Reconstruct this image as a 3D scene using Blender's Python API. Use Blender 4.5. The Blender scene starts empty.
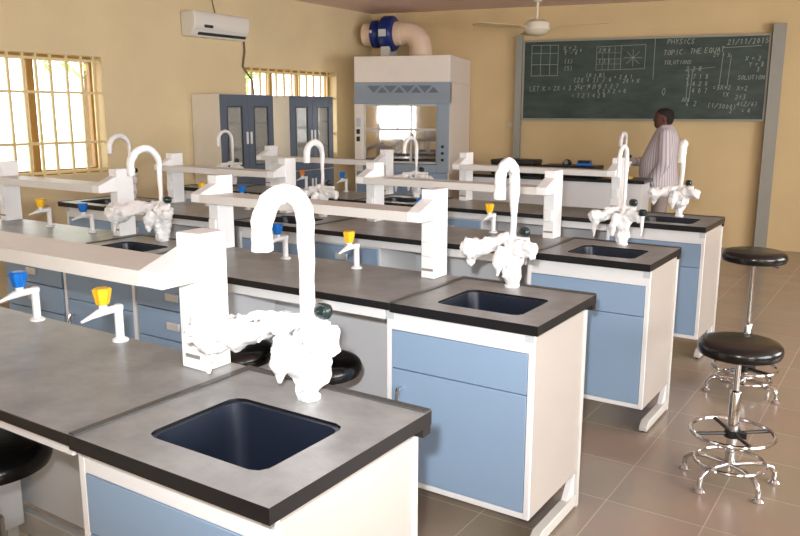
import bpy, bmesh, math, random
from mathutils import Vector, Matrix, noise
PI = math.pi
S = bpy.context.scene
COL = S.collection
random.seed(7)

# ------------------------------------------------------------------ materials
def lin(c):
    return tuple((x/255/12.92 if x/255 <= .04045 else ((x/255+.055)/1.055)**2.4) for x in c) + (1,)
def mat(name, rgb, rough=.5, metal=0, spec=.5, var=0, scale=8, bump=0, bscale=60, rough_var=0):
    m = bpy.data.materials.new(name); m.use_nodes = True
    nt = m.node_tree; b = nt.nodes['Principled BSDF']
    b.inputs['Base Color'].default_value = lin(rgb)
    b.inputs['Roughness'].default_value = rough; b.inputs['Metallic'].default_value = metal
    b.inputs['Specular IOR Level'].default_value = spec
    tc = nt.nodes.new('ShaderNodeTexCoord')
    if var or rough_var:
        n = nt.nodes.new('ShaderNodeTexNoise'); n.inputs['Scale'].default_value = scale; n.inputs['Detail'].default_value = 6
        nt.links.new(tc.outputs['Object'], n.inputs['Vector'])
        if var:
            mx = nt.nodes.new('ShaderNodeMix'); mx.data_type = 'RGBA'
            mx.inputs['A'].default_value = lin([max(0, x*(1-var)) for x in rgb])
            mx.inputs['B'].default_value = lin([min(255, x*(1+var)) for x in rgb])
            nt.links.new(n.outputs['Fac'], mx.inputs['Factor']); nt.links.new(mx.outputs['Result'], b.inputs['Base Color'])
        if rough_var:
            r = nt.nodes.new('ShaderNodeMapRange'); r.inputs['From Min'].default_value = .3; r.inputs['From Max'].default_value = .7
            r.inputs['To Min'].default_value = rough-rough_var; r.inputs['To Max'].default_value = rough+rough_var
            nt.links.new(n.outputs['Fac'], r.inputs['Value']); nt.links.new(r.outputs['Result'], b.inputs['Roughness'])
    if bump:
        n2 = nt.nodes.new('ShaderNodeTexNoise'); n2.inputs['Scale'].default_value = bscale; n2.inputs['Detail'].default_value = 4
        nt.links.new(tc.outputs['Object'], n2.inputs['Vector'])
        bp = nt.nodes.new('ShaderNodeBump'); bp.inputs['Strength'].default_value = bump; bp.inputs['Distance'].default_value = .01
        nt.links.new(n2.outputs['Fac'], bp.inputs['Height']); nt.links.new(bp.outputs['Normal'], b.inputs['Normal'])
    return m

M = {}
M['wall'] = mat('cream_wall_paint', (212, 193, 154), .75, var=.05, scale=2.2, bump=.15, bscale=25)
M['wall_back'] = mat('warm_cream_wall_paint', (206, 181, 136), .75, var=.05, scale=2, bump=.15, bscale=25)
M['white'] = mat('white_powder_coat', (226, 226, 226), .35, var=.02)
M['panel'] = mat('white_laminate_panel', (216, 217, 219), .3, var=.02, scale=3)
M['beige'] = mat('beige_grey_laminate', (178, 171, 164), .25, var=.02, scale=3)
M['blue'] = mat('blue_laminate', (134, 158, 184), .4, var=.02, scale=3)
M['rail'] = mat('pale_grey_metal', (196, 194, 188), .4, var=.03)
M['black'] = mat('black_edge', (15, 15, 18), .3)
M['plastic'] = mat('black_plastic', (18, 18, 20), .4)
M['basin'] = mat('navy_black_polypropylene', (24, 30, 42), .35, var=.08, scale=5)
M['chrome'] = mat('chrome', (205, 205, 205), .12, metal=1)
M['steel'] = mat('brushed_steel', (206, 206, 206), .4, metal=.35)
M['seat'] = mat('black_vinyl', (14, 13, 13), .22, bump=.05, bscale=120)
M['film'] = mat('crumpled_white_film', (232, 231, 230), .3, bump=.6, bscale=45)
M['knob_blue'] = mat('blue_knob', (20, 110, 200), .35)
M['knob_yellow'] = mat('yellow_knob', (245, 190, 40), .35)
M['knob_orange'] = mat('orange_knob', (215, 130, 60), .35)
M['knob_dark'] = mat('dark_green_black_knob', (22, 38, 38), .25)
M['slot'] = mat('grey_slot', (128, 125, 118), .5)
M['label'] = mat('label_grey', (190, 195, 195), .5)
M['cabblue'] = mat('slate_blue_paint', (88, 98, 112), .4, var=.02)
M['cabside'] = mat('cream_white_panel', (226, 219, 206), .4, var=.02)
M['dark_trim'] = mat('dark_trim', (40, 44, 52), .5)
M['shadowin'] = mat('cabinet_interior', (150, 150, 142), .7)
M['hoodblue'] = mat('hood_grey_blue', (140, 152, 164), .4, var=.02)
M['hoodwhite'] = mat('hood_white', (226, 216, 206), .4, var=.02)
M['hoodin'] = mat('hood_liner', (200, 196, 186), .3)
M['hoodvent'] = mat('hood_vent_mesh', (96, 108, 118), .5)
M['duct_blue'] = mat('blue_enamel', (14, 40, 108), .3)
M['duct_pipe'] = mat('beige_pvc', (222, 196, 172), .4, var=.03)
M['ac'] = mat('ac_plastic', (222, 218, 210), .4)
M['fan_blade'] = mat('fan_cream', (214, 190, 150), .4)
M['fan_hub'] = mat('fan_hub_white', (228, 218, 198), .35)
M['post'] = mat('grey_aluminium_post', (144, 142, 132), .5, var=.03)
M['chalk'] = mat('chalk', (142, 150, 142), .9)
M['chalk_dim'] = mat('smudged_chalk', (104, 118, 108), .9)
M['bars'] = mat('cream_window_bars', (216, 196, 146), .5)
M['mullion'] = mat('bronze_mullion', (150, 112, 50), .4)
M['skin'] = mat('dark_brown_skin', (88, 52, 40), .5, var=.05)
M['hair'] = mat('short_black_hair', (30, 21, 18), .8)
M['trouser'] = mat('grey_cloth', (150, 138, 134), .8)
M['shoe'] = mat('black_leather', (20, 18, 17), .4)
M['teacher_black'] = mat('matt_black_box', (30, 26, 24), .5, var=.1)
M['tan_cloth'] = mat('tan_cloth', (190, 160, 95), .8, var=.1)
M['leaf'] = mat('leaf_green', (150, 190, 90), .7, var=.2, scale=6)
M['bark'] = mat('bark', (110, 86, 60), .9)
M['socket'] = mat('socket_plastic', (196, 176, 146), .4)
M['cable'] = mat('grey_cable', (110, 92, 66), .6)

def custom():
    # grey dusty top with black sides: reflected sheen also painted into up-facing colour
    m = bpy.data.materials.new('dusty_sheen_epoxy_worktop'); m.use_nodes = True; nt = m.node_tree; N = nt.nodes; L = nt.links
    b = N['Principled BSDF']; b.inputs['Roughness'].default_value = .34
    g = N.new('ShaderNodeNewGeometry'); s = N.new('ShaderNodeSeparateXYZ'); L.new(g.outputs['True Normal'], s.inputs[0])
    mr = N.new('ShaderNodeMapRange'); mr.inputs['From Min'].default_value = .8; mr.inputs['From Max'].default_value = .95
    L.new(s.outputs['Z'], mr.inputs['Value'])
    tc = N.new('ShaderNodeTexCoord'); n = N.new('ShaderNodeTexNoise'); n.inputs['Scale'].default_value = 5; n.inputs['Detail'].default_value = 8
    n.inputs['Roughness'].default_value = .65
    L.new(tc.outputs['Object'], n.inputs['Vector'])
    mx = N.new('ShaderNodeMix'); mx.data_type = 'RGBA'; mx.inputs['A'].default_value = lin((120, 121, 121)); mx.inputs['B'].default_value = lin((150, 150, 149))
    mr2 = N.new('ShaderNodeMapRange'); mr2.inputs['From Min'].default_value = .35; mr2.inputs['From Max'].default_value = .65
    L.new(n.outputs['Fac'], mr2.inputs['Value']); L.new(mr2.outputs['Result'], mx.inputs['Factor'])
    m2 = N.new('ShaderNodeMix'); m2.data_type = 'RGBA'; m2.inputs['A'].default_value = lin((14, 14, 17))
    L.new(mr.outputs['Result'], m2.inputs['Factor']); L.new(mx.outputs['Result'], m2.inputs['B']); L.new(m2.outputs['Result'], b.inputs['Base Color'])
    M['top'] = m
    # floor tiles
    m = bpy.data.materials.new('tan_floor_tiles'); m.use_nodes = True; nt = m.node_tree; N = nt.nodes; L = nt.links
    b = N['Principled BSDF']
    tc = N.new('ShaderNodeTexCoord'); mp = N.new('ShaderNodeMapping'); L.new(tc.outputs['Object'], mp.inputs[0])
    mp.inputs['Location'].default_value = (.17, .1, 0)
    mp.inputs['Rotation'].default_value = (0, 0, 0)
    br = N.new('ShaderNodeTexBrick'); br.offset = 0; br.inputs['Scale'].default_value = 1
    br.inputs['Brick Width'].default_value = .4; br.inputs['Row Height'].default_value = .4; br.inputs['Mortar Size'].default_value = .0025
    br.inputs['Color1'].default_value = lin((160, 146, 129)); br.inputs['Color2'].default_value = lin((154, 139, 123)); br.inputs['Mortar'].default_value = lin((188, 172, 154))
    L.new(mp.outputs[0], br.inputs['Vector'])
    n = N.new('ShaderNodeTexNoise'); n.inputs['Scale'].default_value = 3; n.inputs['Detail'].default_value = 6; L.new(tc.outputs['Object'], n.inputs['Vector'])
    mx = N.new('ShaderNodeMix'); mx.data_type = 'RGBA'; mx.blend_type = 'MULTIPLY'; mx.inputs['Factor'].default_value = .25
    L.new(br.outputs['Color'], mx.inputs['A']); L.new(n.outputs['Color'], mx.inputs['B']); L.new(mx.outputs['Result'], b.inputs['Base Color'])
    r = N.new('ShaderNodeMapRange'); r.inputs['To Min'].default_value = .14; r.inputs['To Max'].default_value = .3; L.new(n.outputs['Fac'], r.inputs['Value'])
    L.new(r.outputs['Result'], b.inputs['Roughness']); b.inputs['Specular IOR Level'].default_value = .6
    M['floor'] = m
    # ceiling strips
    m = bpy.data.materials.new('pinkish_ceiling_strips'); m.use_nodes = True; nt = m.node_tree; N = nt.nodes; L = nt.links
    b = N['Principled BSDF']; b.inputs['Roughness'].default_value = .5
    tc = N.new('ShaderNodeTexCoord'); w = N.new('ShaderNodeTexWave'); w.inputs['Scale'].default_value = 2.2; w.inputs['Distortion'].default_value = .3; w.bands_direction = 'X'
    mp = N.new('ShaderNodeMapping'); mp.inputs['Rotation'].default_value = (0, 0, math.radians(78)); L.new(tc.outputs['Object'], mp.inputs[0]); L.new(mp.outputs[0], w.inputs['Vector'])
    mx = N.new('ShaderNodeMix'); mx.data_type = 'RGBA'; mx.inputs['A'].default_value = lin((214, 182, 172)); mx.inputs['B'].default_value = lin((228, 204, 196))
    L.new(w.outputs['Fac'], mx.inputs['Factor']); L.new(mx.outputs['Result'], b.inputs['Base Color'])
    M['ceiling'] = m
    # green chalkboard with smears
    m = bpy.data.materials.new('green_chalkboard'); m.use_nodes = True; nt = m.node_tree; N = nt.nodes; L = nt.links
    b = N['Principled BSDF']; b.inputs['Roughness'].default_value = .6
    tc = N.new('ShaderNodeTexCoord'); mp = N.new('ShaderNodeMapping'); mp.inputs['Scale'].default_value = (1, 1, 3); L.new(tc.outputs['Object'], mp.inputs[0])
    n = N.new('ShaderNodeTexNoise'); n.inputs['Scale'].default_value = 3; n.inputs['Detail'].default_value = 8; L.new(mp.outputs[0], n.inputs['Vector'])
    mr = N.new('ShaderNodeMapRange'); mr.inputs['From Min'].default_value = .35; mr.inputs['From Max'].default_value = .75; L.new(n.outputs['Fac'], mr.inputs['Value'])
    mx = N.new('ShaderNodeMix'); mx.data_type = 'RGBA'; mx.inputs['A'].default_value = lin((36, 50, 44)); mx.inputs['B'].default_value = lin((60, 76, 67))
    L.new(mr.outputs['Result'], mx.inputs['Factor']); L.new(mx.outputs['Result'], b.inputs['Base Color'])
    M['board'] = m
    # thin glass
    def glass(name, tint, refl, mirror=0, haze=0):
        m = bpy.data.materials.new(name); m.use_nodes = True; nt = m.node_tree; N = nt.nodes; L = nt.links
        out = N['Material Output']; N.remove(N['Principled BSDF'])
        t = N.new('ShaderNodeBsdfTransparent'); t.inputs[0].default_value = tint
        g = N.new('ShaderNodeBsdfGlossy'); g.inputs['Roughness'].default_value = .04
        lw = N.new('ShaderNodeLayerWeight'); lw.inputs['Blend'].default_value = .5
        pw = N.new('ShaderNodeMath'); pw.operation = 'POWER'; pw.inputs[1].default_value = 5; L.new(lw.outputs['Facing'], pw.inputs[0])
        f = N.new('ShaderNodeMath'); f.operation = 'MULTIPLY_ADD'; f.inputs[1].default_value = 1-refl; f.inputs[2].default_value = refl; L.new(pw.outputs[0], f.inputs[0])
        x = N.new('ShaderNodeMixShader'); L.new(f.outputs[0], x.inputs[0]); L.new(t.outputs[0], x.inputs[1]); L.new(g.outputs[0], x.inputs[2])
        sh = x.outputs[0]
        if mirror:
            mm = N.new('ShaderNodeMath'); mm.operation = 'MAXIMUM'; mm.inputs[1].default_value = mirror
            L.new(f.outputs[0], mm.inputs[0]); L.new(mm.outputs[0], x.inputs[0])
        if haze:
            df = N.new('ShaderNodeBsdfDiffuse'); df.inputs[0].default_value = lin((200, 200, 194)); x2 = N.new('ShaderNodeMixShader'); x2.inputs[0].default_value = haze
            L.new(sh, x2.inputs[1]); L.new(df.outputs[0], x2.inputs[2]); sh = x2.outputs[0]
        L.new(sh, out.inputs['Surface']); return m
    M['glass'] = glass('clear_glass', (.95, .96, .95, 1), .04)
    M['sash'] = glass('fume_hood_sash_glass', (.9, .92, .9, 1), .04, .7)
    M['hazy_glass'] = glass('hazy_cabinet_glass', (.9, .9, .88, 1), .04, 0, .3)  # white haze in the panes stands in for light inside the cabinets
    # striped shirt
    m = bpy.data.materials.new('striped_shirt_cloth'); m.use_nodes = True; nt = m.node_tree; N = nt.nodes; L = nt.links
    b = N['Principled BSDF']; b.inputs['Roughness'].default_value = .85
    tc = N.new('ShaderNodeTexCoord'); sx = N.new('ShaderNodeSeparateXYZ'); L.new(tc.outputs['Object'], sx.inputs[0])
    a = N.new('ShaderNodeMath'); a.operation = 'ARCTAN2'
    y0 = N.new('ShaderNodeMath'); y0.operation = 'ADD'; y0.inputs[1].default_value = .02
    L.new(sx.outputs['Y'], y0.inputs[0]); L.new(y0.outputs[0], a.inputs[0]); L.new(sx.outputs['X'], a.inputs[1])
    k = N.new('ShaderNodeMath'); k.operation = 'MULTIPLY'; k.inputs[1].default_value = 44; L.new(a.outputs[0], k.inputs[0])
    sn = N.new('ShaderNodeMath'); sn.operation = 'SINE'; L.new(k.outputs[0], sn.inputs[0])
    mr = N.new('ShaderNodeMapRange'); mr.inputs['From Min'].default_value = .1; mr.inputs['From Max'].default_value = .6; L.new(sn.outputs[0], mr.inputs['Value'])
    mx = N.new('ShaderNodeMix'); mx.data_type = 'RGBA'; mx.inputs['A'].default_value = lin((214, 210, 214)); mx.inputs['B'].default_value = lin((176, 162, 172))
    L.new(mr.outputs['Result'], mx.inputs['Factor']); L.new(mx.outputs['Result'], b.inputs['Base Color'])
    M['shirt'] = m
custom()

# ------------------------------------------------------------------ mesh helpers
def BM(): return bmesh.new()
def box(bm, x0, x1, y0, y1, z0, z1):
    v = [bm.verts.new((x, y, z)) for z in (z0, z1) for (x, y) in ((x0, y0), (x1, y0), (x1, y1), (x0, y1))]
    for f in ((3, 2, 1, 0), (4, 5, 6, 7), (0, 1, 5, 4), (1, 2, 6, 5), (2, 3, 7, 6), (3, 0, 4, 7)):
        bm.faces.new([v[i] for i in f])
    return bm
def ring_loft(bm, rings, cap=True):
    R = [[bm.verts.new(p) for p in r] for r in rings]
    for a, b in zip(R, R[1:]):
        n = len(a)
        for i in range(n): bm.faces.new((a[i], a[(i+1) % n], b[(i+1) % n], b[i]))
    if cap:
        bm.faces.new(R[0][::-1]); bm.faces.new(R[-1])
    return bm
def lathe(bm, prof, seg=24, c=(0, 0, 0), axis='z', cap=True):
    rings = []
    for r, h in prof:
        ring = []
        for i in range(seg):
            a = 2*PI*i/seg; p = (r*math.cos(a), r*math.sin(a), h)
            if axis == 'x': p = (p[2], p[0], p[1])
            if axis == 'y': p = (p[1], p[2], p[0])
            ring.append((p[0]+c[0], p[1]+c[1], p[2]+c[2]))
        rings.append(ring)
    return ring_loft(bm, rings, cap)
def tube(bm, pts, rad, seg=10, closed=False, nz=0, nscale=30, seed=0):
    pts = [Vector(p) for p in pts]; n = len(pts)
    rad = rad if isinstance(rad, (list, tuple)) else [rad]*n
    up = None; rings = []
    for i, p in enumerate(pts):
        if closed: t = pts[(i+1) % n]-pts[i-1]
        else: t = pts[min(i+1, n-1)]-pts[max(i-1, 0)]
        t.normalize()
        if up is None: up = Vector((0, 0, 1)) if abs(t.z) < .9 else Vector((1, 0, 0))
        u = (up-t*up.dot(t)).normalized(); w = t.cross(u); up = u
        ring = []
        for k in range(seg):
            a = 2*PI*k/seg; d = u*math.cos(a)+w*math.sin(a); r = rad[i]
            q = p+d*r
            if nz:
                v = q*nscale+Vector((seed*3.7, 0, 0))
                q = q+d*nz*min(1, r/.02)*(.55*noise.noise(v)+.6*(.45-2*abs(noise.noise(v*1.3+Vector((5, 1, 2)))))+.35*(.4-2*abs(noise.noise(v*2.9))))
            ring.append(q)
        rings.append(ring)
    if closed:
        R = [[bm.verts.new(p) for p in r] for r in rings]
        for i in range(n):
            a, b = R[i], R[(i+1) % n]
            for k in range(seg): bm.faces.new((a[k], a[(k+1) % seg], b[(k+1) % seg], b[k]))
        return bm
    return ring_loft(bm, rings)
def prism(bm, poly, axis, a0, a1):
    def P(p, a): return (a, p[0], p[1]) if axis == 'x' else ((p[0], a, p[1]) if axis == 'y' else (p[0], p[1], a))
    return ring_loft(bm, [[P(p, a0) for p in poly], [P(p, a1) for p in poly]])
def ball(bm, c, r, sub=3, scale=(1, 1, 1), rot=None):
    m = Matrix.Translation(c) @ (rot or Matrix()) @ Matrix.Diagonal((r*scale[0], r*scale[1], r*scale[2], 1))
    bmesh.ops.create_icosphere(bm, subdivisions=sub, radius=1, matrix=m); return bm
def blob(bm, pts, rad, seg=26, nz=.012, nscale=22, seed=0, flat=1.0):
    """a crumpled film bag: smooth path with a radius per point"""
    P = [Vector(p) for p in pts]; n = 20; path = []; rr = []
    for k in range(n+1):
        t = k/n*(len(P)-1); i = min(int(t), len(P)-2); f = t-i
        path.append(P[i].lerp(P[i+1], f)); rr.append(rad[i]*(1-f)+rad[i+1]*f)
    return tube(bm, path, rr, seg, nz=nz, nscale=nscale, seed=seed)

def obj(name, bm, m, parent=None, bevel=0, smooth=True, angle=40):
    bmesh.ops.recalc_face_normals(bm, faces=bm.faces)
    me = bpy.data.meshes.new(name); bm.to_mesh(me); bm.free()
    if smooth:
        me.polygons.foreach_set('use_smooth', [True]*len(me.polygons))
        me.set_sharp_from_angle(angle=math.radians(angle))
    o = bpy.data.objects.new(name, me); COL.objects.link(o)
    me.materials.append(M[m] if isinstance(m, str) else m)
    if parent is not None: o.parent = parent
    if bevel:
        b = o.modifiers.new('Bevel', 'BEVEL'); b.width = bevel; b.segments = 2; b.limit_method = 'ANGLE'; b.angle_limit = math.radians(50)
    return o
def tag(o, label, cat, group=None):
    o['label'] = label; o['category'] = cat
    if group: o['group'] = group
    return o
def thing(name, label, cat, loc=(0, 0, 0), rotz=0, group=None):
    o = bpy.data.objects.new(name, None); o.empty_display_size = .1; COL.objects.link(o)
    o.location = loc; o.rotation_euler = (0, 0, rotz)
    return tag(o, label, cat, group)
def struct(name, bm, m, parent=None, **k):
    o = obj(name, bm, m, parent, **k); o['kind'] = 'structure'; return o
def bxo(name, b, m, parent=None, bevel=0, **k): return obj(name, box(BM(), *b), m, parent, bevel, **k)

# ------------------------------------------------------------------ camera (solved from the photograph)
Mr = ((0.8356010415, 0.5493324180, 0.0021895137), (-0.1093743159, 0.1624629783, 0.9806339988), (-0.5383383308, 0.8196582673, -0.1958370913))
cam = bpy.data.objects.new('camera', bpy.data.cameras.new('camera')); COL.objects.link(cam)
CAMZ = 1.64132454
mw = Matrix.Identity(4)
for i in range(3):
    mw[i][0] = Mr[0][i]; mw[i][1] = Mr[1][i]; mw[i][2] = -Mr[2][i]
mw[2][3] = CAMZ
cam.matrix_world = mw
cam.data.sensor_width = 36; cam.data.lens = 785.6935*36/800; cam.data.clip_start = .05
S.camera = cam

# ------------------------------------------------------------------ room
XL = -6.5; CZ = 2.945; AW = math.radians(12.3)
CN = Vector((XL, 9.183, 0)); WD = Vector((math.cos(AW), math.sin(AW), 0)); WN = Vector((-math.sin(AW), math.cos(AW), 0))
def bw(a, n, z): return CN+WD*a+WN*n+Vector((0, 0, z))       # a along the board wall, n into it
XR = 3.2; YB = -3.2
YR = 9.183+(XR-XL)*math.tan(AW)
flr = [(XL-.25, YB-.25), (XR+.25, YB-.25), (XR+.25, YR+.35), (XL-.25, 9.183+.2)]
struct('floor', prism(BM(), flr, 'z', -.1, 0), 'floor', smooth=False)
struct('ceiling', prism(BM(), flr, 'z', CZ, CZ+.1), 'ceiling', smooth=False)
WY = [(.45, 2.70), (3.06, 4.80), (6.70, 8.37)]      # window openings in the left wall
W0, W1 = 1.06, 2.13; T = .22
bm = BM(); ys = [YB]+[y for w in WY for y in w]+[9.25]
for i in range(0, len(ys), 2): box(bm, XL-T, XL, ys[i], ys[i+1], 0, CZ)
for a, b in WY:
    box(bm, XL-T, XL, a, b, 0, W0); box(bm, XL-T, XL, a, b, W1, CZ)
struct('wall_left', bm, 'wall', smooth=False)
bm = BM(); L = (XR-XL)/math.cos(AW)+.3
q = [bw(-.3, 0, 0), bw(L, 0, 0), bw(L, .22, 0), bw(-.3, .22, 0)]
ring_loft(bm, [[(p.x, p.y, z) for p in q] for z in (0, CZ)])
struct('wall_back', bm, 'wall_back', smooth=False)
bm = BM(); RY = [(-2.2, .2), (1.4, 4.0), (5.2, 8.0)]; ys = [YB]+[y for w in RY for y in w]+[YR+.2]
for i in range(0, len(ys), 2): box(bm, XR, XR+T, ys[i], ys[i+1], 0, CZ)
for a, b in RY:
    box(bm, XR, XR+T, a, b, 0, .9); box(bm, XR, XR+T, a, b, 2.3, CZ)
struct('wall_right', bm, 'wall', smooth=False)
RX = [(-6.15, -5.12)]; bm = BM(); xs = [XL-T]+[x for w in RX for x in w]+[XR+T]  # unseen rear window, placed to reflect in the hood sash
for i in range(0, len(xs), 2): box(bm, xs[i], xs[i+1], YB-T, YB, 0, CZ)
for a, b in RX:
    box(bm, a, b, YB-T, YB, 0, .9); box(bm, a, b, YB-T, YB, 2.3, CZ)
wr = struct('wall_rear', bm, 'wall', smooth=False)
for n_, (a, b) in enumerate(RX):
    bm = BM(); m_ = (a+b)/2
    for q in (a, m_-.025, b-.05): box(bm, q, q+.05, YB-.16, YB-.11, .9, 2.3)
    for z_ in (.9, 2.25): box(bm, a+.05, m_-.025, YB-.16, YB-.11, z_, z_+.05); box(bm, m_+.025, b-.05, YB-.16, YB-.11, z_, z_+.05)
    struct('window_%d' % (n_+4), bm, 'mullion', smooth=False)

def window(n, a, b, ybars, rails):
    fr = struct('window_%d' % n, BM() if False else frame_bm(a, b), 'mullion', bevel=.003)
    bars = BM()
    for y in ybars: box(bars, XL-.055, XL-.035, y-.011, y+.011, W0, W1)
    for z in rails: box(bars, XL-.060, XL-.030, a, b, z-.011, z+.011)
    struct('burglar_bars', bars, 'bars', fr, smooth=False)
    struct('window_pane', box(BM(), XL-.150, XL-.146, a+.04, b-.04, W0+.04, W1-.04), 'glass', fr, smooth=False)
    return fr
def frame_bm(a, b):
    bm = BM(); x0, x1 = XL-.17, XL-.12
    for y0, y1 in ((a, a+.05), (b-.05, b)): box(bm, x0, x1, y0, y1, W0, W1)
    for z0, z1 in ((W0, W0+.05), (W1-.05, W1)): box(bm, x0, x1, a+.05, b-.05, z0, z1)
    m = (a+b)/2
    for y in (m-.30, m+.22): box(bm, x0, x1, y-.035, y+.035, W0+.05, W1-.05)
    return bm
def spaced(a, b, st):
    n = round((b-a)/st); return [a+(b-a)*i/n for i in range(1, n)]
window(1, WY[1][0], WY[1][1], [3.20, 3.42, 3.66, 3.90, 4.04, 4.16, 4.30, 4.46, 4.61, 4.74], [1.09, 1.35, 1.80, 2.09])
window(2, WY[2][0], WY[2][1], spaced(WY[2][0], WY[2][1], .135), [1.09, 1.35, 1.80, 2.09])
window(3, WY[0][0], WY[0][1], spaced(WY[0][0], WY[0][1], .15), [1.09, 1.35, 1.80, 2.09])

# ------------------------------------------------------------------ student benches
H = .92; D = .5824; W = .612
ROW = {1: ('front', .9857, -.936), 2: ('second', 2.4256, -1.029), 3: ('third', 3.7572, -1.0274), 4: ('fourth', 5.2055, -1.092)}

def rr_ray(cx, cy, hw, hh, r, a):
    """rounded-rectangle boundary point in direction a"""
    d = Vector((math.cos(a), math.sin(a))); lo, hi = 0, hw+hh
    for _ in range(40):
        t = (lo+hi)/2; x, y = abs(d.x*t), abs(d.y*t)
        qx, qy = x-(hw-r), y-(hh-r)
        dist = math.hypot(max(qx, 0), max(qy, 0))+min(max(qx, qy), 0)-r
        if dist < 0: lo = t
        else: hi = t
    return (cx+d.x*lo, cy+d.y*lo)

def sink_top(row, x0, x1, y0, label, lips='L', group='bench sinks'):
    t = thing('laboratory_sink', label, 'sink', (x0, y0, H), 0, group)
    w = x1-x0; cx, cy = w*.5+(.015 if lips == 'L' else 0), .243; hw, hh = .178, .146
    angs = sorted({round(2*PI*i/64, 5) for i in range(64)} | {round(math.atan2(yy-cy, xx-cx) % (2*PI), 5) for xx in (0, w) for yy in (0, D)})
    def rect(a):
        d = (math.cos(a), math.sin(a)); ts = []
        if d[0] > 1e-9: ts.append((w-cx)/d[0])
        if d[0] < -1e-9: ts.append(-cx/d[0])
        if d[1] > 1e-9: ts.append((D-cy)/d[1])
        if d[1] < -1e-9: ts.append(-cy/d[1])
        k = min(ts); return (cx+d[0]*k, cy+d[1]*k)
    o = [rect(a) for a in angs]; i_ = [rr_ray(cx, cy, hw, hh, .035, a) for a in angs]
    z = lambda pts, h: [(p[0], p[1], h) for p in pts]
    bm = BM()
    ring_loft(bm, [z(i_, -.036), z(o, -.036), z(o, 0), z(i_, 0), z(i_, -.036)], cap=False)
    bmesh.ops.remove_doubles(bm, verts=bm.verts, dist=1e-5)
    obj('slab', bm, 'top', t, angle=20)
    b = BM(); ip = [rr_ray(cx, cy, hw-.001, hh-.001, .035, a) for a in angs]; lo = [rr_ray(cx, cy, hw-.022, hh-.022, .05, a) for a in angs]
    lo2 = [rr_ray(cx, cy, hw-.06, hh-.06, .05, a) for a in angs]
    i2 = [rr_ray(cx, cy, hw-.009, hh-.009, .035, a) for a in angs]
    ring_loft(b, [z(ip, -.006), z(i2, -.008), z(lo, -.20), z(lo2, -.215)], cap=False)
    R = [b.verts.new((p[0], p[1], -.215)) for p in lo2]; b.faces.new(R)
    bmesh.ops.remove_doubles(b, verts=b.verts, dist=1e-5)
    obj('basin', b, 'basin', t, angle=50)
    obj('drain', lathe(BM(), [(.001, -.2145), (.03, -.2145), (.03, -.211), (.022, -.211), (.001, -.213)], 20, (cx, cy, 0)), 'plastic', t)
    lb = BM(); c = .005
    box(lb, .0, w, D-.026, D, .0005, c)
    box(lb, 0, .024, 0, D-.026, .0005, c)
    if lips == 'M': box(lb, w-.024, w, 0, D-.026, .0005, c)
    obj('raised_rim', lb, M['rim'], t, bevel=.002)
    bx = BM(); box(bx, .02, w, D-.04, D-.004, -.058, -.0365); obj('under_rail', bx, 'black', t)
    return t
M['rim'] = mat('dark_grey_epoxy_rim', (66, 65, 63), .35, var=.1)

def foot_frame(parent, x, y0, yb):
    """C-shaped end frame: rear post plus floor foot"""
    f = BM()
    box(f, x, x+.042, yb-.028, yb, .0, H-.06)
    prof = [(y0+.08, .012), (y0+.08, .035), (y0+.115, .06), (yb-.028, .06), (yb-.028, .012)]
    prism(f, prof, 'x', x, x+.042)
    o = obj('end_frame', f, 'rail', parent, bevel=.004)
    g = BM(); prism(g, [(yb-.03, .061), (yb-.03, .161), (yb-.11, .061)], 'x', x+.006, x+.03); obj('corner_gusset', g, 'white', o)
    for y in (y0+.11, yb-.05): obj('levelling_foot', lathe(BM(), [(.012, 0), (.012, .012)], 12, (x+.021, y, 0)), 'plastic', o)

def handle(parent, x, y, z, vertical=True, L=.10):
    h = BM()
    if vertical:
        tube(h, [(x, y, z), (x, y-.024, z), (x, y-.028, z-.01), (x, y-.028, z-L+.01), (x, y-.024, z-L), (x, y, z-L)], .010, 8)
    else:
        box(h, x-L/2, x+L/2, y-.012, y, z-.018, z+.018)
    return obj('handle', h, 'chrome' if vertical else 'steel', parent)

def sink_cabinet(x0, x1, y0, label, ends='R', hside=-1):
    t = thing('sink_cabinet', label, 'cabinet', ((x0+x1)/2, y0+D/2, 0), 0, 'blue sink cabinets')
    ox, oy = (x0+x1)/2, y0+D/2
    a, b, f, r = x0-ox, x1-ox, y0+.064-oy, y0+D-.045-oy; zb, zt = .162, .883
    c = BM(); k = .018
    box(c, a, a+k, f, r, zb, zt); box(c, b-k, b, f, r, zb, zt); box(c, a+k, b-k, r-.012, r, zb, zt)
    box(c, a+k, b-k, f, r-.012, zb, zb+k); box(c, a+k, b-k, f, f+k, .798, zt)
    obj('carcass', c, 'beige', t, bevel=.002)
    fr = BM()
    box(fr, a, a+.022, f-.012, f, zb, zt); box(fr, b-.022, b, f-.012, f, zb, zt)
    box(fr, a+.022, b-.022, f-.012, f, zb, zb+.022); box(fr, a+.022, b-.022, f-.012, f, .80, zt)
    obj('front_frame', fr, 'white', t, bevel=.002)
    bxo('false_drawer_front', (a+.024, b-.024, f-.013, f+.006, .645, .798), 'blue', t, .002)
    d = bxo('door', (a+.024, b-.024, f-.013, f+.006, zb+.024, .641), 'blue', t, .002)
    handle(d, a+.07 if hside < 0 else b-.07, f-.013, .565)
    for q in (a, b-.035): bxo('corner_plug', (q, q+.035, f-.016, f-.012, .842, .880), 'label', t)
    if ends == 'R': foot_frame(t, b-.036, f, r+.0285)
    if ends == 'L': foot_frame(t, a-.006, f, r+.0285)
    if ends == 'M' or ends in 'RL':
        for x in ([a+.03, b-.03] if ends == 'M' else ([a+.03] if ends == 'R' else [b-.03])):
            bxo('leg', (x-.02, x+.02, r-.05, r-.01, 0, zb), 'rail', t); bxo('leg', (x-.02, x+.02, f+.03, f+.07, 0, zb), 'rail', t)
    return t

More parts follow.
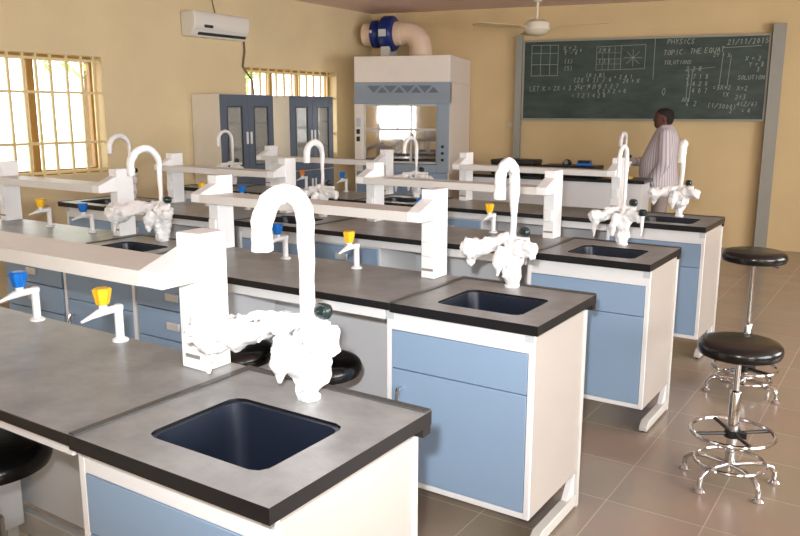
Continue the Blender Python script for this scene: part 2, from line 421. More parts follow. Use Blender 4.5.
def workbench(x0, x1, y0, label, drawers=None, knee=None):
    """continuous worktop with apron, rear panel, rear stretcher"""
    t = thing('workbench', label, 'bench', ((x0+x1)/2, y0+D/2, 0), 0, 'dark worktops with knee space')
    w = (x1-x0)/2; h = D/2
    bxo('worktop', (-w+.001, w-.001, -h, h, H-.03, H), 'top', t, .002)
    bxo('apron', (-w+.012, w-.052, -h+.042, -h+.06, .838, H-.031), 'white', t, .002)
    bxo('rear_panel', (-w+.06, w-.06, h-.065, h-.047, .2, H-.031), 'panel', t, .002)
    s = BM(); box(s, -w+.065, w-.065, h-.10, h-.066, .10, .19); obj('rear_stretcher', s, 'rail', t, .004)
    for x in (-w+.10, w-.12): bxo('rear_leg', (x-.02, x+.02, h-.045, h-.012, 0, H-.031), 'rail', t)
    return t

def drawer_cabinet(x0, x1, y0, label):
    ox, oy = (x0+x1)/2, y0+D/2
    t = thing('drawer_cabinet', label, 'cabinet', (ox, oy, 0), 0, 'blue drawer cabinets')
    a, b, f, r = x0-ox, x1-ox, y0+.066-oy, y0+D-.118-oy; zb, zt = .162, .832
    c = BM(); box(c, a, a+.018, f, r, zb, zt); box(c, b-.018, b, f, r, zb, zt); box(c, a+.018, b-.018, r-.012, r, zb, zt)
    box(c, a+.018, b-.018, f, r-.012, zb, zb+.018); box(c, a+.018, b-.018, f, r-.012, zt-.018, zt)
    obj('carcass', c, 'panel', t, bevel=.002)
    zs = [zb+.006, .385, .54, .69, zt-.004]
    for z0, z1 in zip(zs, zs[1:]):
        d = bxo('drawer', (a+.012, b-.012, f-.018, f-.001, z0+.003, z1-.003), 'blue', t, .002)
        hb = BM(); box(hb, -.045, .045, f-.030, f-.018, (z0+z1)/2-.02, (z0+z1)/2+.02); obj('handle', hb, 'steel', d, .004)
    for x in (a+.03, b-.03):
        for q in (f+.04, r-.06): bxo('leg', (x-.02, x+.02, q, q+.04, 0, zb), 'rail', t)
    return t

def reagent_shelf(xl0, xl1, xr0, xr1, y0, label, pf=.475):
    t = thing('reagent_shelf', label, 'shelf', ((xl0+xr1)/2, y0+.52, H), 0, 'reagent shelves over the benches')
    ox, oy = (xl0+xr1)/2, y0+.52
    yf, yb = y0+pf-oy, y0+.574-oy; ys = y0+.34-oy
    for q0, q1 in ((xl0-ox, xl1-ox), (xr0-ox, xr1-ox)):
        p = bxo('post', (q0, q1, yf, yb, 0.001, .392), 'white', t, .004)
        s = BM(); m = (q0+q1)/2; box(s, m-.028, m+.028, yf-.003, yf, .035, .045); obj('label_slot', s, 'slot', p)
        k = BM(); box(k, m-.025, m+.025, yf-.014, yf, .10, .165); obj('socket', k, 'white', p, .004)
        g = BM(); prism(g, [(ys, .262), (ys, .304), (yf, .352), (yf, .262)], 'x', q0+.002, q1-.002)
        obj('end_bracket', g, 'white', t, bevel=.003)
    b = BM(); a0, a1 = xl1-ox-.004, xr0-ox+.004
    prism(b, [(ys, .262), (ys, .304), (ys+.012, .304), (ys+.012, .296), (yb-.01, .296), (yb-.01, .283), (ys+.012, .283), (ys+.012, .262)], 'x', a0, a1)
    obj('shelf_board', b, M['shelf'], t, angle=20)
    return t
M['shelf'] = mat('grey_white_shelf', (206, 203, 198), .4, var=.03)

def gas_tap(x, y, label, colour, rz=0, group='bench gas taps'):
    t = thing('gas_tap', label, 'tap', (x, y, H), rz, group)
    obj('base', lathe(BM(), [(.026, .0005), (.026, .006), (.016, .012)], 20), 'white', t)
    obj('stem', lathe(BM(), [(.0135, .011), (.0135, .10), (.016, .102), (.016, .116), (.010, .12)], 16), 'white', t)
    n = BM(); tube(n, [(0, -.004, .108), (0, -.06, .107), (0, -.075, .105), (0, -.10, .099), (0, -.135, .090)], [.012, .013, .0125, .008, .004], 12)
    obj('nozzle', n, 'white', t)
    obj('knob_stem', lathe(BM(), [(.013, .108), (.013, .13)], 14, (0, -.055, 0)), 'white', t)
    k = BM(); rings = []
    for r, z in ((.016, .130), (.019, .135), (.026, .172), (.027, .178), (.022, .183)):
        rings.append([((r*(1+.10*math.cos(6*a)))*math.cos(a), -.055+(r*(1+.10*math.cos(6*a)))*math.sin(a), z) for a in [2*PI*i/36 for i in range(36)]])
    ring_loft(k, rings); obj('knob', k, colour, t, angle=30)
    return t

def faucet(x, y, label, wrap=(.018, .018), left=.22, ldir=(-.95, -.3), right=.09, cone=True, seed=0, z0=H, reach=.19, top=1.46, low=1.30, group='wrapped goose-neck faucets', knob2=False, cw=1.0, cb=1.0, tail=.165, sd=(0, -1), thin=.8):
    t = thing('faucet', label, 'faucet', (x, y, z0), 0, group)
    rr, ra = wrap; dz = top-z0-.0; R = reach/2; zc = dz-R-ra
    obj('base', lathe(BM(), [(.03, .0005), (.03, .008), (.021, .014), (.021, .05), (.001, .05)], 20), 'film', t)
    pts = []; rad = []
    for i in range(9): pts.append((0, 0, .05+(zc-.05)*i/8)); rad.append(rr*thin if i < 5 else rr*(thin+(1-thin)*min(1, (i-5)/2)))
    for i in range(1, 15):
        a = PI*i/14; pts.append((sd[0]*(R-R*math.cos(a)), sd[1]*(R-R*math.cos(a)), zc+R*math.sin(a))); rad.append(ra+(rr-ra)*(1-min(1, i/4)))
    for i in range(1, 5): pts.append((sd[0]*reach, sd[1]*reach, zc-(zc-(low-z0))*i/4)); rad.append(ra)
    g = BM(); tube(g, pts, rad, 14, nz=ra*.30, nscale=34, seed=seed); obj('gooseneck', g, 'film', t, angle=35)
    l = Vector((ldir[0], ldir[1], 0)).normalized()
    zarm = .205
    arm = BM(); tube(arm, [(0, 0, zarm), tuple(l*left*.6+Vector((0, 0, zarm-.01)))], .011, 10); tube(arm, [(0, 0, zarm), (right*.7, 0, zarm)], .011, 10)
    obj('side_valve', arm, 'film', t)
    b = BM()
    blob(b, [(l.x*.01, l.y*.01, zarm+.005), tuple(l*left*.3+Vector((0, 0, zarm-.015))), tuple(l*left*.65+Vector((0, 0, zarm-.045))), tuple(l*left*.95+Vector((0, 0, zarm-.055))), tuple(l*left*1.08+Vector((0, 0, zarm-.065)))],
         [.016, .026*cw, .042*cw, .05*cw, .018], nz=.026*cw, nscale=16, seed=seed+3)
    blob(b, [tuple(l*left*.85+Vector((0, 0, zarm-.07))), tuple(l*left*.9+Vector((0, 0, zarm-.12))), tuple(l*left*.92+Vector((0, 0, zarm-tail)))], [.03*cw, .014, .004], nz=.012, nscale=30, seed=seed+4)
    obj('outlet_bag', b, 'film', t, angle=28)
    if cone:
        c = BM()
        blob(c, [(0, -.005, .225), (.008, -.010, .18), (.012, -.012, .14), (.004, -.010, .095), (0, -.004, .05), (0, 0, .004)], [.012, .040*cw, .055*cw, .05*cw, .040*cb, .027*cb], nz=.026*cw, nscale=15, seed=seed+9)
        blob(c, [(.02, -.02, .175), (right*.6, -.03, .172), (right, -.04, .165), (right*1.12, -.05, .135)], [.035*cw, .040*cw, .036*cw, .010], nz=.024*cw, nscale=17, seed=seed+12)
        blob(c, [(-.02, -.04, .17), (-.035, -.065, .11), (-.035, -.07, .055)], [.036*cw, .028*cw, .005], nz=.014*cw, nscale=16, seed=seed+14)
        obj('body_bag', c, 'film', t, angle=28)
    k = BM(); lathe(k, [(.001, 0), (.014, 0), (.019, .006), (.021, .02), (.019, .034), (.012, .04), (.001, .041)], 16, (0, 0, 0), 'x')
    bmesh.ops.translate(k, verts=k.verts, vec=(.028, .004, zarm+.03)); obj('knob', k, 'knob_dark', t)
    if knob2:
        k = BM(); lathe(k, [(.001, 0), (.016, 0), (.022, .008), (.022, .026), (.014, .034), (.001, .035)], 16, (right+.03, -.06, zarm-.03), 'z'); obj('knob', k, 'knob_dark', t)
        k = BM(); tube(k, [(right+.03, -.06, zarm-.03), (right+.03, -.062, zarm-.09), (right+.027, -.062, zarm-.14)], [.011, .009, .003], 10); obj('hose_barb', k, 'film', t)
    return t

# --- row contents -------------------------------------------------
ord_ = {1: 'front', 2: 'second', 3: 'third', 4: 'fourth'}
seg = {}
for i in (1, 2, 3, 4):
    nm, y0, xe = ROW[i]
    xb1, xb0 = xe-2.17, xe-2.78
    xc1, xc0 = (xe-4.13, xe-4.74) if i < 4 else (xe-4.31, xe-4.92)
    if i == 1: xb1 = xe-2.20
    seg[i] = dict(y0=y0, xe=xe, A=(xe-W, xe), B=(xb0, xb1), C=(xc0, xc1))
def pos(k): return {'A': 'aisle-end', 'B': 'middle', 'C': 'window-end'}[k]
desc_top = {
    (1, 'A'): 'grey sink top with big dark basin at aisle end of nearest bench',
    (2, 'A'): 'grey sink top with dark basin at aisle end of second bench',
    (3, 'A'): 'sink top at aisle end of third bench behind second bench faucet',
    (4, 'A'): 'black-edged sink top at aisle end of fourth bench, near the man',
    (2, 'B'): 'middle sink top of second bench between its two shelves',
    (3, 'B'): 'middle sink top of third bench between its two shelves',
    (4, 'B'): 'middle sink top of fourth bench in front of fume hood',
    (3, 'C'): 'sink top at window end of third bench with black corner edge',
    (4, 'C'): 'sink top at window end of fourth bench by tall storage cabinets'}
desc_cab = {
    (1, 'A'): 'blue and white sink cabinet of nearest bench, overexposed white end panel',
    (2, 'A'): 'blue-door sink cabinet at aisle end of second bench with chrome handle',
    (3, 'A'): 'blue sink cabinet at aisle end of third bench, left of the stools',
    (4, 'A'): 'narrow visible blue sink cabinet at aisle end of fourth bench',
    (2, 'B'): 'blue middle sink cabinet of second bench behind yellow gas tap',
    (3, 'B'): 'middle sink cabinet of third bench below its middle faucet',
    (4, 'B'): 'middle sink cabinet of fourth bench in front of fume hood',
    (3, 'C'): 'blue sink cabinet at window end of third bench below black corner',
    (4, 'C'): 'sink cabinet at window end of fourth bench near storage cabinets'}
for i in (1, 2, 3, 4):
    s = seg[i]
    for k in 'ABC':
        if (i, k) not in desc_top: continue
        x0, x1 = s[k]
        sink_top(i, x0, x1, s['y0'], desc_top[(i, k)], 'L' if k == 'A' else 'M')
        if k == 'A': sink_cabinet(x0-.048, x1-(.032 if i < 3 else .01), s['y0'], desc_cab[(i, k)], 'R')
        elif k == 'C': sink_cabinet(x0+.032, x1+.0, s['y0'], desc_cab[(i, k)], 'L')
        else: sink_cabinet(x0+.0, x1-.02, s['y0'], desc_cab[(i, k)], 'M')
desc_wt = {(1, 1): 'grey dusty worktop of nearest bench with blue and yellow taps',
           (2, 1): 'worktop of second bench between middle sink and aisle-end sink',
           (3, 1): 'worktop of third bench between middle sink and aisle-end sink',
           (4, 1): 'worktop of fourth bench between middle sink and aisle-end sink',
           (2, 2): 'worktop of second bench nearest the barred window, left of its middle sink',
           (3, 2): 'worktop of third bench between window-end sink and middle sink',
           (4, 2): 'worktop of fourth bench between window-end sink and middle sink'}
desc_dr = {(1, 1): 'blue drawer cabinet under nearest bench beyond the black stool',
           (2, 1): 'blue drawers with steel handles behind nearest bench shelf post',
           (3, 1): 'blue drawers under third bench worktop, left of knee space',
           (4, 1): 'blue drawers under fourth bench worktop seen right of a shelf post',
           (2, 2): 'blue drawers under second bench at left edge behind blue tap',
           (3, 2): 'blue drawers under third bench next to its window-end sink',
           (4, 2): 'blue drawers under fourth bench next to its window-end sink'}
for i in (1, 2, 3, 4):
    s = seg[i]; y0 = s['y0']
    workbench(s['B'][1], s['A'][0], y0, desc_wt[(i, 1)])
    drawer_cabinet(s['B'][1]-.012, s['B'][1]+.545, y0, desc_dr[(i, 1)])
    if i > 1:
        xw0 = s['C'][1]
        workbench(xw0, s['B'][0], y0, desc_wt[(i, 2)])
        if i == 2: drawer_cabinet(s['B'][0]-.56, s['B'][0]-.004, y0, desc_dr[(i, 2)])
        else: drawer_cabinet(xw0+.006, xw0+.53, y0, desc_dr[(i, 2)])
# shelves  (left post x0,x1, right post x0,x1)
def shelf(i, l, r, label):
    s = seg[i]; w = .095 if i == 1 else .068; k = (.105-w)/2
    reagent_shelf(s['xe']+l+k, s['xe']+l+k+w, s['xe']+r+k, s['xe']+r+k+w, s['y0'], label, .475 if i == 1 else .460)
shelf(1, -2.12, -.775, 'overexposed white reagent shelf on nearest bench, its post behind wrapped faucet')
shelf(2, -2.09, -.775, 'white reagent shelf of second bench in centre of the room')
shelf(2, -4.07, -2.90, 'white reagent shelf of second bench in front of barred window')
shelf(3, -2.03, -.775, 'white reagent shelf of third bench in front of the blackboard')
shelf(3, -3.98, -2.80, 'white reagent shelf of third bench in front of storage cabinets')
shelf(4, -2.07, -.80, 'white reagent shelf of fourth bench right of fume hood')
shelf(4, -4.21, -2.86, 'white reagent shelf of fourth bench between cabinets and fume hood')
# taps
def taps(i, xs, y, labs, cols):
    for x, l, c in zip(xs, labs, cols): gas_tap(x, y, l, c)
taps(1, [-2.525, -2.073], 1.53, ['white gas tap with blue knob on nearest bench', 'white gas tap with yellow knob on nearest bench'], ['knob_blue', 'knob_yellow'])
taps(2, [-4.55, -4.12], 2.90, ['gas tap with orange-yellow knob on second bench before the window', 'gas tap with blue knob on second bench before the window'], ['knob_yellow', 'knob_blue'])
taps(2, [-2.585, -2.147], 2.90, ['gas tap with blue knob on second bench behind big wrapped faucet', 'gas tap with yellow knob on second bench near centre shelf post'], ['knob_blue', 'knob_yellow'])
taps(3, [-4.57, -4.15], 4.25, ['yellow-knobbed gas tap on third bench left of shelf post', 'blue-knobbed gas tap on third bench right of shelf post'], ['knob_yellow', 'knob_blue'])
taps(3, [-2.60, -2.116], 4.25, ['blue-knobbed gas tap on third bench behind centre shelf post', 'yellow-knobbed gas tap on third bench left of wrapped faucet'], ['knob_blue', 'knob_yellow'])
taps(4, [-4.80, -4.33], 5.70, ['orange-knobbed gas tap on fourth bench before storage cabinets', 'blue-knobbed gas tap on fourth bench left of fume hood'], ['knob_orange', 'knob_blue'])
# faucets
def fc(i, dx, label, **k): faucet(seg[i]['xe']+dx, seg[i]['y0']+k.pop('dy', .5), label, **k)
fc(1, -.306, 'big goose-neck faucet wrapped in white film on nearest sink', dy=.483, wrap=(.0225, .024), left=.31, right=.085, seed=1, cw=1.15, reach=.155, top=1.475, low=1.325)
fc(2, -.345, 'white film-wrapped faucet on second bench aisle-end sink', dy=.52, wrap=(.021, .0225), left=.20, right=.10, seed=2, reach=.135, tail=.10, cw=.85, thin=.62)
fc(2, -2.49, 'film-wrapped faucet on middle sink of second bench near window shelf', wrap=(.015, .020), left=.33, ldir=(-.9, -.35), seed=3, cw=1.1)
fc(3, -.30, 'thin-necked wrapped faucet on third bench aisle-end sink before blackboard', wrap=(.011, .011), left=.17, seed=4, knob2=True, cw=.75, reach=.125, top=1.47)
fc(3, -2.41, 'wrapped faucet on middle sink of third bench before second storage cabinet', wrap=(.014, .022), left=.17, right=.14, seed=5, cw=.7, reach=.165, top=1.455)
fc(3, -4.45, 'wrapped faucet right beside the barred window on third bench', wrap=(.014, .020), left=.15, seed=6, cw=.65)
fc(4, -.285, 'wrapped faucet in front of the man on fourth bench sink', dy=.47, wrap=(.017, .026), left=.20, right=.12, seed=7, cw=1.0, cb=.8, tail=.12, reach=.13, sd=(.17, -.985))
fc(4, -2.49, 'wrapped faucet in front of fume hood on fourth bench', wrap=(.014, .016), left=.2, right=.16, seed=8, cw=.65, top=1.44)
fc(4, -4.66, 'wrapped faucet in front of slate-blue cabinet doors on fourth bench', wrap=(.014, .016), left=.22, right=.16, seed=9, cw=.65)

# ------------------------------------------------------------------ lab stools
def stool(x, y, label, rot=0, up=0, fr=0):
    t = thing('lab_stool', label, 'stool', (x, y, 0), rot, 'round black lab stools')
    obj('seat', lathe(BM(), [(r_, z_+up) for r_, z_ in ((.001, .596), (.155, .596), (.170, .603), (.176, .618), (.177, .632), (.172, .648), (.160, .658), (.135, .663), (.001, .659))], 40), 'seat', t)
    obj('seat_plate', lathe(BM(), [(.001, .585+up), (.07, .585+up), (.08, .5955+up), (.001, .5955+up)], 24), 'plastic', t)
    if up:
        q_ = BM(); tube(q_, [(.02, 0, .578+up), (.10, 0, .572+up), (.15, .01, .560+up)], .006, 8); obj('height_lever', q_, 'plastic', t)
    obj('pole', lathe(BM(), [(.013, .42), (.013, .585+up)], 16), 'chrome', t)
    obj('sleeve', lathe(BM(), [(.022, .075), (.022, .24), (.0245, .242), (.0245, .425), (.020, .432), (.014, .434)], 20), 'chrome', t)
    def circ(r, z, n=40): return [(r*math.cos(2*PI*i/n), r*math.sin(2*PI*i/n), z) for i in range(n)]
    f = BM(); tube(f, circ(.176, .236-fr), .009, 8, closed=True); f = obj('footrest_ring', f, 'chrome', t)
    k = BM()
    for i in range(4):
        a = i*PI/2+.5; d = Vector((math.cos(a), math.sin(a), 0)); tube(k, [tuple(d*.02+Vector((0, 0, .232-fr))), tuple(d*.17+Vector((0, 0, .235-fr)))], .008, 8)
    lathe(k, [(.034, .215-fr), (.034, .25-fr)], 16); box(k, .02, .06, -.012, .012, .215-fr, .24-fr)
    obj('footrest_clamp', k, 'plastic', f)
    r = BM(); tube(r, circ(.150, .098), .008, 8, closed=True); obj('base_ring', r, 'chrome', t)
    for i in range(5):
        a = 2*PI*i/5+.35; d = Vector((math.cos(a), math.sin(a), 0)); z = lambda q, h: tuple(d*q+Vector((0, 0, h)))
        l = BM(); tube(l, [z(.015, .085), z(.10, .092), z(.15, .090), z(.185, .075), z(.20, .05), z(.20, .016)], .011, 10)
        lo = obj('leg', l, 'chrome', t)
        g = BM(); lathe(g, [(.024, 0), (.026, .004), (.018, .014), (.010, .02)], 14, z(.20, 0)); obj('glide', g, 'chrome', lo)
    return t
stool(-.57, 3.58, 'black round lab stool with chrome ring base standing in right foreground aisle', .15)
stool(-.735, 4.83, 'farther chrome-based black lab stool standing behind the foreground stool', .6, .20, .07)
stool(-2.225, 1.155, 'black stool tucked under nearest bench at lower left corner', .4)
stool(-1.945, 2.36, 'black stool under second bench right behind the nearest wrapped faucet', .2)
stool(-2.36, 2.30, 'black stool under second bench beside nearest shelf post', .9)

# ------------------------------------------------------------------ storage cabinets against the left wall
def storage(y0, y1, label):
    x1 = -6.07; ox, oy = (XL+x1)/2, (y0+y1)/2
    t = thing('storage_cabinet', label, 'cabinet', (ox, oy, 0), 0, 'tall storage cabinets')
    a, b, f0, f1 = XL+.005-ox, x1-ox, y0-oy, y1-oy; zt = 1.812
    c = BM(); k = .02
    box(c, a, b-.02, f0, f0+k, 0, zt); box(c, a, b-.02, f1-k, f1, 0, zt); box(c, a, a+.012, f0+k, f1-k, 0, zt)
    for z in (.06, .93, zt-k): box(c, a+.012, b-.02, f0+k, f1-k, z, z+k)
    obj('carcass', c, 'cabside', t, bevel=.002)
    for z in (1.22, 1.50):
        s = BM(); box(s, a+.014, b-.03, f0+k, f1-k, z, z+.016); obj('shelf', s, 'shadowin', t)
    mid = 0
    for g0, g1, hy in ((f0+.004, mid-.002, mid-.03), (mid+.002, f1-.004, mid+.03)):
        d = BM(); fw = .085
        for yy0, yy1, z0, z1 in ((g0, g0+fw, .955, zt-.004), (g1-fw, g1, .955, zt-.004), (g0+fw, g1-fw, .955, 1.06), (g0+fw, g1-fw, zt-.125, zt-.004)):
            box(d, b-.02, b, yy0, yy1, z0, z1)
        d = obj('glass_door', d, 'cabblue', t, bevel=.002)
        tr = BM()
        for yy0, yy1, z0, z1 in ((g0+fw, g0+fw+.01, 1.06, zt-.125), (g1-fw-.01, g1-fw, 1.06, zt-.125), (g0+fw+.01, g1-fw-.01, 1.06, 1.07), (g0+fw+.01, g1-fw-.01, zt-.135, zt-.125)):
            box(tr, b-.018, b+.002, yy0, yy1, z0, z1)
        obj('glazing_trim', tr, 'dark_trim', d)
        p = BM(); box(p, b-.012, b-.008, g0+fw+.01, g1-fw-.01, 1.07, zt-.135); obj('glass_panel', p, 'hazy_glass', d)
        h = BM(); box(h, b, b+.016, hy-.012, hy+.012, 1.29, 1.42); obj('handle', h, 'white', d, .004)
        lo = BM(); box(lo, b-.02, b, g0, g1, .05, .945); lo = obj('lower_door', lo, 'cabblue', t, bevel=.002)
        h = BM(); box(h, b, b+.016, hy-.012, hy+.012, .72, .85); obj('handle', h, 'white', lo, .004)
    return t
storage(5.875, 6.672, 'slate-blue glass-door cabinet with white side panel, below air conditioner')
storage(6.955, 7.745, 'slate-blue glass-door cabinet in front of the small barred window')

# ------------------------------------------------------------------ fume hood (in the frame of the board wall)
hood = thing('fume_hood', 'tall white and grey-blue fume hood with glass sash in the corner', 'fume hood', bw(.86, -.62, 0), AW+math.radians(4))
hx0, hx1 = -.61, .605; hf, hb = -.603, .55
HT = 2.295
bxo('top_box', (hx0, hx1, hf, hb, 1.985, HT), 'hoodwhite', hood, .006)
c = BM()
prism(c, [(hf+.005, 1.984), (hf+.005, 1.83), (hf-.02, 1.79), (hf-.02, 1.728), (hf+.10, 1.728), (hf+.10, 1.984)], 'x', hx0, hx1)
can = obj('canopy', c, 'hoodblue', hood, bevel=.004)
v = BM()
for i in range(8):
    x = hx0+.17+i*.108; up = i % 2 == 0
    tri = [(x, 1.945), (x+.17, 1.945), (x+.085, 1.86)] if up else [(x+.015, 1.86), (x+.155, 1.86), (x+.085, 1.935)]
    if not up: continue
    prism(v, tri, 'y', hf-.001, hf+.006)
for i in range(4):
    x = hx0+.17+.108+i*.216
    prism(v, [(x+.02, 1.86), (x+.15, 1.86), (x+.085, 1.93)], 'y', hf-.001, hf+.006)
obj('vent_triangles', v, 'hoodvent', can)
s = BM(); box(s, hx1-.02, hx1, hf+.012, hb, 0.02, 1.984); obj('side_panel', s, 'hoodwhite', hood, .003)
s = BM(); box(s, hx0, hx0+.02, hf+.012, hb, 0.02, 1.984); obj('side_panel', s, 'hoodwhite', hood, .003)
bxo('column', (hx0+.003, hx0+.11, hf-.01, hf+.10, .90, 1.727), 'hoodwhite', hood, .006)
rc = bxo('column', (hx1-.155, hx1-.003, hf-.01, hf+.10, .90, 1.727), 'hoodblue', hood, .006)
rc['label'] = 'grey-blue right column'
sw = BM()
for z in (1.27, 1.36): box(sw, hx0+.03, hx0+.075, hf-.018, hf-.01, z, z+.06)
obj('switch', sw, 'plastic', hood, .003)
sw = BM(); box(sw, hx0+.025, hx0+.085, hf-.016, hf-.01, 1.45, 1.56); obj('control_panel', sw, 'label', hood, .003)
kn = BM()
for z in (1.06, 1.14, 1.22): lathe(kn, [(.018, 0), (.015, .03)], 14, (hx1-.075, hf-.04, z), 'y')
obj('service_knob', kn, 'knob_dark', hood)
ln = BM(); box(ln, hx0+.02, hx1-.02, hb-.03, hb-.01, 1.0, 1.98); box(ln, hx0+.021, hx0+.03, hf+.1, hb-.03, 1.0, 1.98); box(ln, hx1-.03, hx1-.021, hf+.1, hb-.03, 1.0, 1.98)
obj('liner', ln, 'hoodin', hood)
bxo('work_surface', (hx0+.02, hx1-.02, hf+.012, hb-.03, .96, 1.0), 'black', hood, .003)
bxo('sill', (hx0+.11, hx1-.155, hf-.01, hf+.012, .90, 1.0), 'hoodblue', hood, .004)
bc = bxo('base_cabinet', (hx0+.02, hx1-.02, hf+.012, hb-.02, .03, .955), 'hoodblue', hood, .003)
for x0_, x1_ in ((hx0+.04, -.005), (.005, hx1-.04)):
    d_ = bxo('door', (x0_, x1_, hf-.004, hf+.0115, .08, .88), 'blue', hood, .003)
sa = BM(); gx0, gx1 = hx0+.11, hx1-.156
for z0_, z1_ in ((1.005, 1.03), (1.405, 1.435), (1.70, 1.727)): box(sa, gx0, gx1, hf+.03, hf+.05, z0_, z1_)
for x0_, x1_ in ((gx0, gx0+.02), (gx1-.02, gx1), (.10, .125)): box(sa, x0_, x1_, hf+.032, hf+.048, 1.03, 1.70)
sa = obj('sash_frame', sa, 'rail', hood, .002)
bxo('sash_glass', (gx0+.02, gx1-.02, hf+.039, hf+.042, 1.03, 1.70), 'sash', sa)
bf = BM(); box(bf, hx0+.05, .05, hb-.06, hb-.05, 1.1, 1.9); obj('baffle', bf, 'hoodin', hood)

# extract fan with elbow on the hood
ex = thing('extractor_fan', 'blue ducted extractor fan with beige elbow pipe on fume hood', 'fan', bw(.84, -.36, HT), AW)
z = .345
obj('wall_collar', lathe(BM(), [(.145, -.79), (.145, -.66)], 28, (0, 0, z), 'x'), 'duct_pipe', ex)
fb = BM(); lathe(fb, [(.14, -.665), (.175, -.66), (.178, -.60), (.165, -.585), (.145, -.555), (.15, -.525), (.215, -.515), (.228, -.495), (.228, -.385), (.215, -.36), (.15, -.34)], 36, (0, 0, z), 'x')
hs = obj('fan_housing', fb, 'duct_blue', ex)
tb = BM(); box(tb, -.50, -.40, -.235, -.226, z-.05, z+.04); obj('rating_plate', tb, 'label', hs)
tb = BM(); lathe(tb, [(.02, 0), (.02, .012)], 14, (-.635, -.182, z+.02), 'y'); obj('rating_plate', tb, 'duct_pipe', hs)
e = BM(); R = .20; pts = [(-.34, 0, z), (-.25, 0, z)]+[(-.2+R*math.sin(a), 0, z-R+R*math.cos(a)) for a in [PI/2*i/10 for i in range(11)]]+[(0, 0, .06), (0, 0, .002)]
tube(e, pts, .145, 28); el = obj('elbow_pipe', e, 'duct_pipe', ex)
cl = BM(); lathe(cl, [(.15, -.345), (.158, -.34), (.158, -.25), (.15, -.245)], 28, (0, 0, z), 'x'); lathe(cl, [(.152, .03), (.152, .10)], 28); obj('pipe_coupling', cl, 'duct_pipe', el)
for y_ in (-.13, .13): bxo('mount_foot', (-.50, -.38, y_-.02, y_+.02, 0.002, z-.17), 'rail', ex)

# ------------------------------------------------------------------ blackboard on posts
board = thing('blackboard', 'long green chalkboard covered in chalk writing on the back wall', 'blackboard', bw(3.55, -.07, 2.03), AW)
BX0, BX1, BZ0, BZ1 = -1.395, 1.445, -.475, .475
bxo('board_panel', (BX0, BX1, -.012, .012, BZ0, BZ1), 'board', board, smooth=False)
f = BM()
box(f, BX0-.025, BX1+.025, -.018, .016, BZ1, BZ1+.022); box(f, BX0-.025, BX1+.025, -.018, .016, BZ0-.022, BZ0)
box(f, BX0-.025, BX0, -.018, .016, BZ0, BZ1); box(f, BX1, BX1+.025, -.018, .016, BZ0, BZ1)
obj('frame', f, 'post', board, .002)
bxo('chalk_rail', (BX0, BX1, -.055, -.018, BZ0-.022, BZ0-.010), 'post', board, .002)
bxo('support_post', (BX0-.115, BX0-.03, -.03, .05, -2.03, .56), 'post', board, .003)
bxo('support_post', (BX1+.03, BX1+.17, -.05, .05, -2.03, .60), 'post', board, .003)
